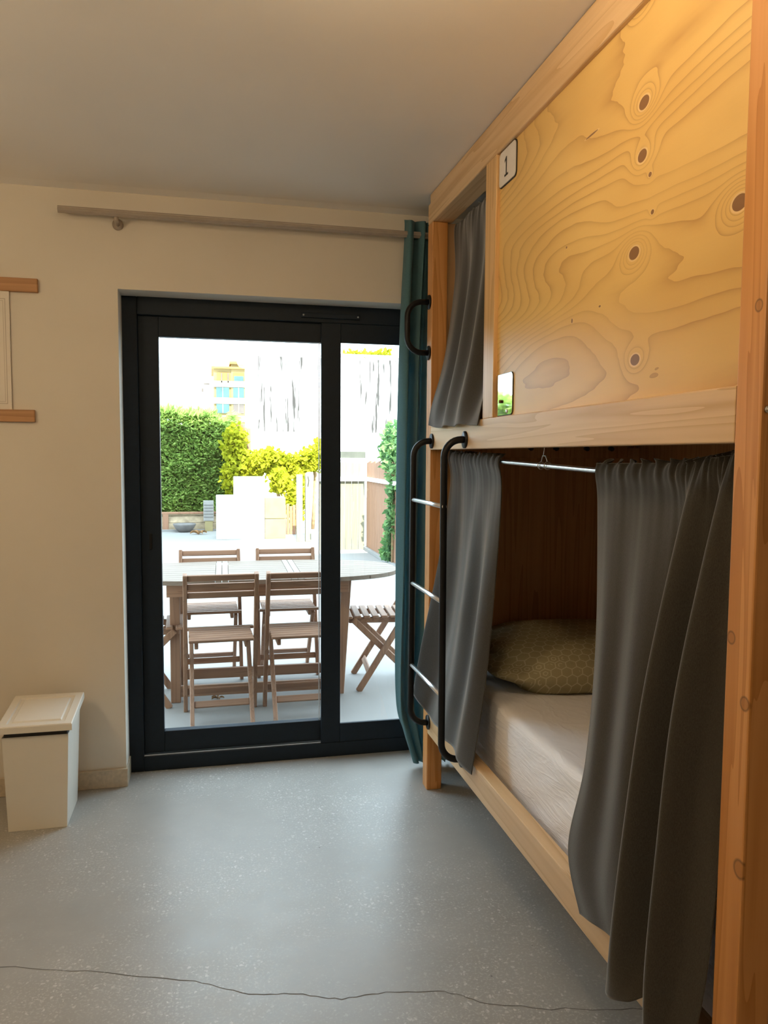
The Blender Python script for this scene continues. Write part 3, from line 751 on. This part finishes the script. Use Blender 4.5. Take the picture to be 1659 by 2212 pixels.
def chair_proto(yt, zt, yr, ym, bar=False):
    """yt, zt: top of the back uprights; yr: rear foot of the inner legs; ym: rear end of the seat"""
    t = thing('folding_chair', 'chair', 'chair', (0, 0, 0), 0, 'slatted wooden folding chairs around the patio table')
    def bpart(name, p0, p1, ws, wn, side, mat): return link(name, beam_mesh(p0, p1, ws, wn, side, 0.003, name), mat, t, False)
    up = Vector((0, yt, zt)); un = up.normalized()
    for s in (-1, 1):
        bpart('leg', (s * 0.186, 0, 0.0), (s * 0.181, yt, zt), 0.022, 0.036, (1, 0, 0), M['teak_z'])
        bpart('leg', (s * 0.152, yr, 0.0), (s * 0.152, 0.030, 0.425), 0.022, 0.036, (1, 0, 0), M['teak_z'])
        bpart('seat_rail', (s * 0.128, 0.055, 0.417), (s * 0.128, ym, 0.417), 0.020, 0.034, (1, 0, 0), M['teak_x'])
    for d in (0.022, 0.071, 0.120):
        p = up - un * d; bpart('back_slat', p + Vector((-0.171, 0, 0)), p + Vector((0.171, 0, 0)), 0.033, 0.014, un, M['teak_x'])
    for i in range(7):
        y = 0.055 - i * (0.055 - ym) / 6.2; hw = 0.186 if i == 0 else 0.166
        bpart('seat_slat', (-hw, y, 0.441), (hw, y, 0.441), 0.038, 0.015, (0, 1, 0), M['teak_x'])
    p = un * 0.125; bpart('crossbar', p + Vector((-0.175, 0, 0)), p + Vector((0.175, 0, 0)), 0.036, 0.014, un, M['teak_x'])
    iv = Vector((0, 0.030 - yr, 0.425)).normalized(); p = Vector((0, yr, 0)) + iv * 0.135
    bpart('crossbar', p + Vector((-0.141, 0, 0)), p + Vector((0.141, 0, 0)), 0.036, 0.014, iv, M['teak_x'])
    if bar: p = un * (0.50 / un.z); bpart('crossbar', p + Vector((-0.172, 0, 0)), p + Vector((0.172, 0, 0)), 0.018, 0.014, un, M['teak_x'])
    return t
def copy_thing(src):
    r = src.copy(); C.objects.link(r)
    for ch in list(src.children):
        c = ch.copy(); C.objects.link(c); c.parent = r
    return r
def place_chair(r, x, y, rz, label):
    r.location = (x, y, 0.0); r.rotation_euler = (0, 0, rz); r['label'] = label
ca = chair_proto(-0.245, 0.79, -0.315, -0.245)
place_chair(ca, 0.044, 4.245, math.radians(1.5), 'wooden folding chair with its back to the door, the left of the near two')
place_chair(copy_thing(ca), 0.472, 4.250, math.radians(0.5), 'wooden folding chair with its back to the door, half behind the door stile')
cc = chair_proto(-0.245, 0.79, -0.315, -0.245, True)
place_chair(cc, -0.005, 4.79, math.pi + 0.01, 'wooden folding chair across the table, facing the door, left of the far two')
place_chair(copy_thing(cc), 0.475, 4.80, math.pi - 0.01, 'wooden folding chair across the table, facing the door, right of the far two')
cb = chair_proto(-0.505, 0.815, -0.405, -0.275)
place_chair(cb, 0.868, 4.590, math.radians(84.5), 'wooden folding chair at the right end of the oval table, half behind the curtain')
place_chair(copy_thing(cb), -0.235, 4.500, math.radians(-88), 'wooden folding chair at the left end of the table, cut off by the door frame')

# oval table
tb = thing('patio_table', 'weathered oval wooden patio table with two plank leaves', 'table', (0.268, 4.575, 0), math.radians(-1.0))
TA, TBH, TP = 0.835, 0.395, 2.7
def tx(y): return TA * max(0.0, 1 - (abs(y) / TBH) ** TP) ** (1 / TP)
def plank(xa, xb_, y0, y1):
    """xa/xb_ None = follow the oval edge"""
    N = 6; ys = [y0 + (y1 - y0) * i / N for i in range(N + 1)]
    L = [(-tx(y) if xa is None else max(xa, -tx(y)), y) for y in ys]; R = [(tx(y) if xb_ is None else min(xb_, tx(y)), y) for y in ys]
    poly = L + R[::-1]
    if max(p[0] for p in poly) - min(p[0] for p in poly) < 0.02: return
    n = len(poly); V = [(x, y, 0.698) for x, y in poly] + [(x, y, 0.722) for x, y in poly]
    pd_obj('plank', V, [tuple(range(n - 1, -1, -1)), tuple(range(n, 2 * n))] + [(i, (i + 1) % n, n + (i + 1) % n, n + i) for i in range(n)], M['greywood'], tb, False)
NP = 10; pw = 2 * TBH / NP
for i in range(NP):
    y0 = -TBH + i * pw + 0.002; y1 = y0 + pw - 0.004
    if i == 0: y0 += 0.004
    if i == NP - 1: y1 -= 0.004
    plank(None, -0.242, y0, y1); plank(-0.168, 0.168, y0, y1); plank(0.242, None, y0, y1)
M['palewood'] = wood('pale_batten', (0.27, 0.24, 0.205), (0.22, 0.19, 0.16), 1, 0.7, 50)
for sx in (-1, 1):
    for o in (0.187, 0.223):
        hb = TBH * (1 - ((o + 0.02) / TA) ** TP) ** (1 / TP) - 0.003
        box('batten', tuple(sorted((sx * (o - 0.0165), sx * (o + 0.0165)))), (-hb, hb), (0.698, 0.723), M['palewood'], tb, 0.001, False)
for sy in (-1, 1): box('apron', (-0.50, 0.50), (sy * 0.30 - 0.012, sy * 0.30 + 0.012), (0.625, 0.6975), M['teak_x'], tb, 0.002, False)
for sx in (-1, 1):
    for sy in (-1, 1):
        link('leg', beam_mesh((sx * 0.465, sy * 0.17, 0), (sx * (0.465 + (0.045 if sx > 0 else 0.0)), sy * 0.17, 0.6975), 0.042, 0.055, (0, 1, 0), 0.003), M['teak_z'], tb, False)
for sy in (-1, 1): box('stretcher', (-0.444, 0.444), (sy * 0.17 - 0.012, sy * 0.17 + 0.012), (0.03, 0.092), M['teak_x'], tb, 0.002, False)
for sx in (-1, 1): box('stretcher', (sx * 0.475 - 0.012, sx * 0.475 + 0.012), (-0.15, 0.15), (0.05, 0.10), M['teak_x'], tb, 0.002, False)

# dry leaves on the patio
def dry_leaf(x, y, s, label, seed):
    rnd = random.Random(seed); V, F = [], []; t = thing('dry_leaf', label, 'leaf', (x, y, 0))
    for q in range(5):
        a = q * 1.26 + rnd.uniform(-.3, .3); V, F = [], []
        for i in range(7):
            u = i / 6; w_ = 0.35 * math.sin(math.pi * min(1, u * 1.02)) + 0.02
            z = s * (0.10 + 0.35 * math.sin(u * 2.6))
            cx_, cy_ = math.cos(a) * u * s, math.sin(a) * u * s
            V += [(cx_ - math.sin(a) * w_ * s * 0.5, cy_ + math.cos(a) * w_ * s * 0.5, z + 0.1 * s), (cx_, cy_, z * 0.7), (cx_ + math.sin(a) * w_ * s * 0.5, cy_ - math.cos(a) * w_ * s * 0.5, z + 0.1 * s)]
            if i: b = 3 * i; F += [(b - 3, b, b + 1, b - 2), (b - 2, b + 1, b + 2, b - 1)]
        pd_obj('lobe', [(vx, vy, max(vz - s * 0.06, 0.001)) for vx, vy, vz in V], F, M['leafdry'], t, False)
dry_leaf(0.03, 4.42, 0.038, 'curled brown dry leaf on the concrete under the table', 1)
dry_leaf(-0.21, 13.8, 0.15, 'brown heap of dried leaf litter on the sunlit paving by the planter', 2)

# ------------------------------------------------------------------ garden: planter, hedge, walls, fence, vines
pl_ = thing('garden_planter', 'low planter of brown boards below the hedge', 'planter', (-1.2, 14.6, 0))
for i in range(2): box('board', (-3.2, 0.16), (14.55, 14.585), (0.02 + i * 0.125, 0.14 + i * 0.125), M['soil'], pl_, 0.004)
box('cap', (-3.2, 0.16), (14.51, 14.62), (0.305, 0.345), M['brownboard'], pl_, 0.006)
for x in (-3.1, -2.0, -0.80): box('post', (x - 0.05, x + 0.05), (14.50, 14.55), (0.0, 0.305), M['brownboard'], pl_, 0.004)
box('kerb', (-3.2, 0.16), (14.40, 14.50), (0, 0.03), M['patio'], pl_)
box('fill', (-3.2, 0.16), (14.60, 14.74), (0.0, 0.28), M['soil'], pl_)
bin_ = thing('meter_box', 'small pale louvred box standing at the end of the planter', 'box', (-0.02, 14.45, 0))
box('body', (-0.125, 0.06), (14.34, 14.49), (0.19, 0.56), M['boxgrey'], bin_, 0.006)
for i in range(5): box('louvre', (-0.115, 0.05), (14.330, 14.342), (0.26 + i * 0.055, 0.272 + i * 0.055), M['bowlgrey'], bin_, 0.002)
box('foot', (-0.10, 0.04), (14.35, 14.47), (0.0, 0.19), M['block'], bin_)
pot = thing('stone_bowl', 'grey shallow bowl on the ground against the planter boards', 'bowl', (-0.46, 14.30, 0.0))
Vb = []; Fb = []
for j, (r_, z_) in enumerate(((0.10, 0.0), (0.16, 0.06), (0.20, 0.13), (0.205, 0.15), (0.18, 0.14), (0.12, 0.07))):
    for i in range(18): Vb.append((-0.46 + r_ * math.cos(i * math.pi / 9), 14.30 + r_ * math.sin(i * math.pi / 9), z_ + 0.0))
for j in range(5):
    for i in range(18): Fb.append((j * 18 + i, j * 18 + (i + 1) % 18, (j + 1) * 18 + (i + 1) % 18, (j + 1) * 18 + i))
Fb.append(tuple(range(17, -1, -1))); Fb.append(tuple(5 * 18 + i for i in range(18)))
pd_obj('bowl', Vb, Fb, M['bowlgrey'], pot, True, True)

rnd = random.Random(3)
def hedge(name, x0, x1, y0, y1, top, label, n, seed):
    rnd = random.Random(seed)
    t = thing(name, label, 'hedge', ((x0 + x1) / 2, (y0 + y1) / 2, 0))
    def topz(x): return top - 0.5 * max(0, (x - x1 + 0.55) / 0.55) ** 1.6 + 0.10 * mnoise.noise(Vector((x * 1.7, seed, 0))) + 0.12 * mnoise.noise(Vector((x * 5, seed, 3)))
    V, F = [], []; NX, NZ = 30, 12
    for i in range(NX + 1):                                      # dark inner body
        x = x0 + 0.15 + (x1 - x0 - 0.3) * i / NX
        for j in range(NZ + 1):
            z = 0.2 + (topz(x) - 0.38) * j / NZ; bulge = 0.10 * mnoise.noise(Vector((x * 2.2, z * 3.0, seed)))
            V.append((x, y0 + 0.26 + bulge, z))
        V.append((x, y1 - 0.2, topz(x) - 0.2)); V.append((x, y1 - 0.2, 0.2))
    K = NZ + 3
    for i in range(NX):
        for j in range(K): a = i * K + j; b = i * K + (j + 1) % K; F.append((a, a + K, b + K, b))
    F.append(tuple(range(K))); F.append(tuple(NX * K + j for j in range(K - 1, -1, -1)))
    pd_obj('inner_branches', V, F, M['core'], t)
    pts = []
    for _ in range(n):
        x = rnd.uniform(x0, x1); q = rnd.random()
        if q < 0.74:
            z = rnd.uniform(0.32, topz(x)); y = y0 + 0.12 * rnd.random() ** 1.5 + 0.2 + 0.13 * mnoise.noise(Vector((x * 2.2, z * 3.0, seed))); out = (0, -1, 0.1)
        elif q < 0.90:
            z = topz(x) - 0.14 + 0.16 * rnd.random(); y = rnd.uniform(y0 + 0.15, y1); out = (0, -0.2, 1)
        else:
            z = rnd.uniform(0.4, topz(x)); y = rnd.uniform(y0 + 0.1, y1); x = x1 - 0.2 + 0.15 * rnd.random(); out = (1, 0, 0.1)
        pts.append(((x, y, z), out))
    leaves('foliage', pts, M['hedge'], t, 0.17, seed + 1, 0.28, True)
    for x in [x0 + 0.4 + 0.75 * i for i in range(int((x1 - x0 - 0.6) / 0.75) + 1)]:
        tube_obj('trunk', [(x, y0 + 0.5, 0.0), (x + 0.03, y0 + 0.5, 0.4)], 0.05, M['bark'], t, 8)
hedge('cypress_hedge', -2.95, 0.50, 14.75, 16.2, 2.16, 'dense dark green conifer hedge behind the low planter', 22000, 21)
hedge('cypress_hedge', -10.5, -3.3, 14.85, 16.2, 2.62, 'long green conifer hedge farther left beyond the door frame', 14000, 22)

sw = thing('stepped_wall', 'stepped white rendered garden block with sandy stone blocks toned for shade at its right end', 'wall', (0.6, 13.1, 0))
box('lower_block', (0.095, 0.885), (12.9, 13.4), (0, 0.717), M['whitewall'], sw, 0.01)
box('upper_block', (0.39, 0.90), (13.1, 13.45), (0.717, 1.03), M['whitewall'], sw, 0.01)
for z0, z1 in ((0.0, 0.332), (0.338, 0.69)): box('stone_block', (0.89, 1.232), (12.905, 13.30), (z0, z1), M['block'], sw, 0.008)

# yellow-lit vine behind the kiosk
vn = thing('grape_vine', 'yellow green sunlit vine trained over the garden wall behind the white block', 'vine', (1.2, 14.4, 0))
pts = []
rnd = random.Random(8)
def blob(cx_, cy_, cz_, rx, ry, rz, n):
    for _ in range(int(n * 1.8)):
        d = Vector((rnd.gauss(0, 1), rnd.gauss(0, 1), rnd.gauss(0, 1))).normalized() * (rnd.random() ** 0.4)
        pts.append(((cx_ + d.x * rx, cy_ + d.y * ry, cz_ + d.z * rz), (0, -1, 0)))
for b in ((0.45, 14.6, 1.55, .25, .2, .45, 350), (0.42, 14.5, 0.95, .22, .2, .4, 300), (0.80, 14.5, 1.22, .32, .2, .26, 500), (1.10, 14.4, 1.30, .32, .2, .22, 500), (1.45, 14.4, 1.20, .30, .2, .22, 450),
          (1.85, 14.4, 1.30, .35, .2, .22, 450), (2.05, 14.4, 1.55, .15, .15, .2, 120), (1.60, 14.2, 0.75, .15, .2, .40, 260), (1.22, 14.0, 0.92, .20, .2, .22, 200), (1.55, 14.2, 0.3, .15, .2, .3, 160)):
    blob(*b)
blob(1.42, 13.95, 0.62, .14, .12, .34, 150)
leaves('foliage', pts, M['vine'], vn, 0.092, 5, 0.85)
for q, (xa, xb_) in enumerate(((0.55, 0.75), (1.25, 1.18), (1.62, 1.55), (1.9, 1.95))):
    tube_obj('stem', [(xa, 14.5, 0), (xa + 0.03, 14.5, 0.5), (xb_, 14.5, 1.0), (xb_ - 0.05, 14.5, 1.35)], 0.035, M['bark'], vn, 8)
tr_ = thing('board_screen', 'tall brown board screen between the hedge and the white building', 'screen', (0.62, 14.9, 0))
for i in range(4): box('board', (0.50 + i * 0.065, 0.562 + i * 0.065), (14.78, 14.81), (0, 2.02 - 0.05 * i), M['brownboard'], tr_, 0.003)
box('back', (0.50, 0.76), (14.82, 15.3), (0, 1.9), M['brownboard'], tr_)
bs = thing('slat_screen', 'low brown slat screen between the stone blocks and the white gate post', 'screen', (1.38, 13.6, 0))
for i in range(7): box('slat', (1.20 + i * 0.055, 1.248 + i * 0.055), (13.55, 13.58), (0, 0.50 + 0.02 * (i % 3)), M['brownboard'], bs, 0.004)

# gate and fences
gt = thing('white_gate', 'white limewashed board gate with posts in the sun beside the vine', 'gate', (1.8, 11.3, 0))
for x in (1.36, 1.50): box('post', (x, x + 0.095), (12.35, 12.44), (0, 1.09), M['whiteboard'], gt, 0.006)
tube_obj('tie', [(1.54, 12.34, 1.06), (1.55, 12.32, 1.0), (1.54, 12.34, 0.9)], 0.006, M['rubber'], gt, 6)
fe = thing('board_fence', 'pale board fence facing the sun with a white rail', 'fence', (1.9, 11.25, 0))
for i in range(7):
    x = 1.565 + i * 0.098; box('board', (x, x + 0.092), (11.22, 11.245), (0.0, 1.30 if x > 1.62 else 1.04), M['whiteboard'], fe, 0.003)
box('rail', (1.52, 2.26), (11.17, 11.218), (1.02, 1.085), M['whitewall'], fe, 0.005)
fs = thing('side_fence', 'brown vertical board fence in shade running towards the ivy', 'fence', (2.3, 10.4, 0))
for i in range(22):
    y = 11.15 - i * 0.098; box('board', (2.262, 2.284), (y - 0.092, y), (0.05, 1.30 + 0.012 * (i % 3)), M['brownboard'], fs, 0.003)
box('rail', (2.224, 2.262), (9.0, 11.17), (1.03, 1.085), M['whitewall'], fs, 0.004)
box('kerb', (2.22, 2.34), (9.0, 11.17), (0, 0.05), M['patio'], fs, 0.004)
iv = thing('ivy', 'green ivy spilling over the brown fence next to the teal curtain', 'ivy', (2.35, 9.8, 0))
pts = []; rnd = random.Random(12)
for b in ((2.33, 9.70, 1.46, .14, .42, .36, 700), (2.31, 9.45, 1.15, .11, .26, .30, 300), (2.235, 9.42, 0.75, .045, .09, .40, 110), (2.225, 9.50, 0.35, .045, .10, .30, 90), (2.215, 9.62, 0.14, .05, .10, .10, 60), (2.4, 9.1, 1.4, .2, .4, .5, 500)):
    blob(*b)
leaves('foliage', pts, M['ivy'], iv, 0.085, 15, 0.8)
tube_obj('stem', [(2.25, 9.42, 0), (2.25, 9.42, 0.6), (2.25, 9.45, 1.28), (2.30, 9.5, 1.36)], 0.02, M['bark'], iv, 8)

# white building behind with rain streaks
wb = thing('white_building', 'blank white rendered building with dark rain streaks beyond the garden', 'building', (6, 27, 0))
box('facade', (1.13, 16), (25, 25.4), (0, 4.62), M['streak'], wb)
box('rear_wing', (2.4, 16), (25.4, 34), (0, 4.62), M['whitewall'], wb)
box('coping', (1.10, 16.05), (24.95, 25.45), (4.62, 4.70), M['whitewall'], wb, 0.01)
wn = box('window', (4.15, 5.02), (24.93, 25.0), (1.32, 1.53), M['greenpanel'], wb, 0.01)
box('sill', (4.1, 5.07), (24.88, 25.0), (1.26, 1.32), M['whitewall'], wb, 0.01)
rp = thing('roof_plants', 'yellow green plants along the top of the white building', 'plant', (5, 25.1, 4.7))
pts = []
for b in ((5.0, 25.2, 4.70, .9, .15, .12, 260), (5.7, 25.2, 4.74, .3, .15, .15, 100)): blob(*b)
leaves('foliage', pts, M['vine'], rp, 0.16, 25, 0.7)

# far apartment block
ab = thing('apartment_building', 'ochre apartment block with teal windows far behind the hedge', 'building', (6, 152, 0))
Y0 = 150.0
box('wall', (0.85, 14), (Y0, 165), (0, 17.6), M['yellow'], ab)
box('stair_tower', (4.1, 8.2), (Y0 - 0.2, 160), (0, 18.5), M['yellow'], ab)
box('roof', (0.4, 14.4), (Y0 - 0.9, 165), (17.6, 18.0), M['tile'], ab, 0.08)
box('roof', (3.8, 8.6), (Y0 - 1.0, 160), (18.5, 19.0), M['tile'], ab, 0.08)
for z in (7.9, 11.3, 14.45): box('floor_band', (0.7, 8.3), (Y0 - 0.5, Y0 - 0.02), (z - 0.28, z + 0.9), M['cream'], ab, 0.05)
for z in (5.2, 9.3, 12.2): 
    for (x0, x1, m_) in ((1.30, 3.70, 'pane'), (4.42, 6.48, 'panegrey' if z == 9.3 else 'pane')):
        wi = box('window', (x0, x1), (Y0 - 0.36, Y0 - 0.3), (z - 0.05, z + 1.95), M[m_], ab, 0.02)
        xm = (x0 + x1) / 2; box('mullion', (xm - 0.06, xm + 0.06), (Y0 - 0.42, Y0 - 0.34), (z, z + 1.9), M['cream'], wi)
lg = box('loggia', (1.5, 3.75), (Y0 - 0.36, Y0 - 0.3), (14.9, 16.9), M['orange'], ab, 0.02)
lg = box('loggia', (4.42, 6.48), (Y0 - 0.36, Y0 - 0.3), (15.1, 16.9), M['orange'], ab, 0.02)
box('window', (4.6, 6.4), (Y0 - 0.42, Y0 - 0.35), (15.1, 16.3), M['pane'], ab, 0.02)
for x in (2.2, 3.4): box('column', (x, x + 0.22), (Y0 - 0.5, Y0 - 0.38), (15.0, 16.8), M['panegrey'], ab)
fb = thing('pale_house', 'pale distant house with a small dark gable left of the ochre block', 'building', (-1, 178, 0))
box('wall', (-8, 0.2), (178, 186), (0, 18.0), M['whitewall'], fb)
for (x0, x1, z0, z1) in ((-1.2, 0.1, 17.0, 17.4), (-1.7, -1.2, 15.4, 16.2)): box('window', (x0, x1), (177.9, 178.0), (z0, z1), M['panegrey'], fb, 0.02)
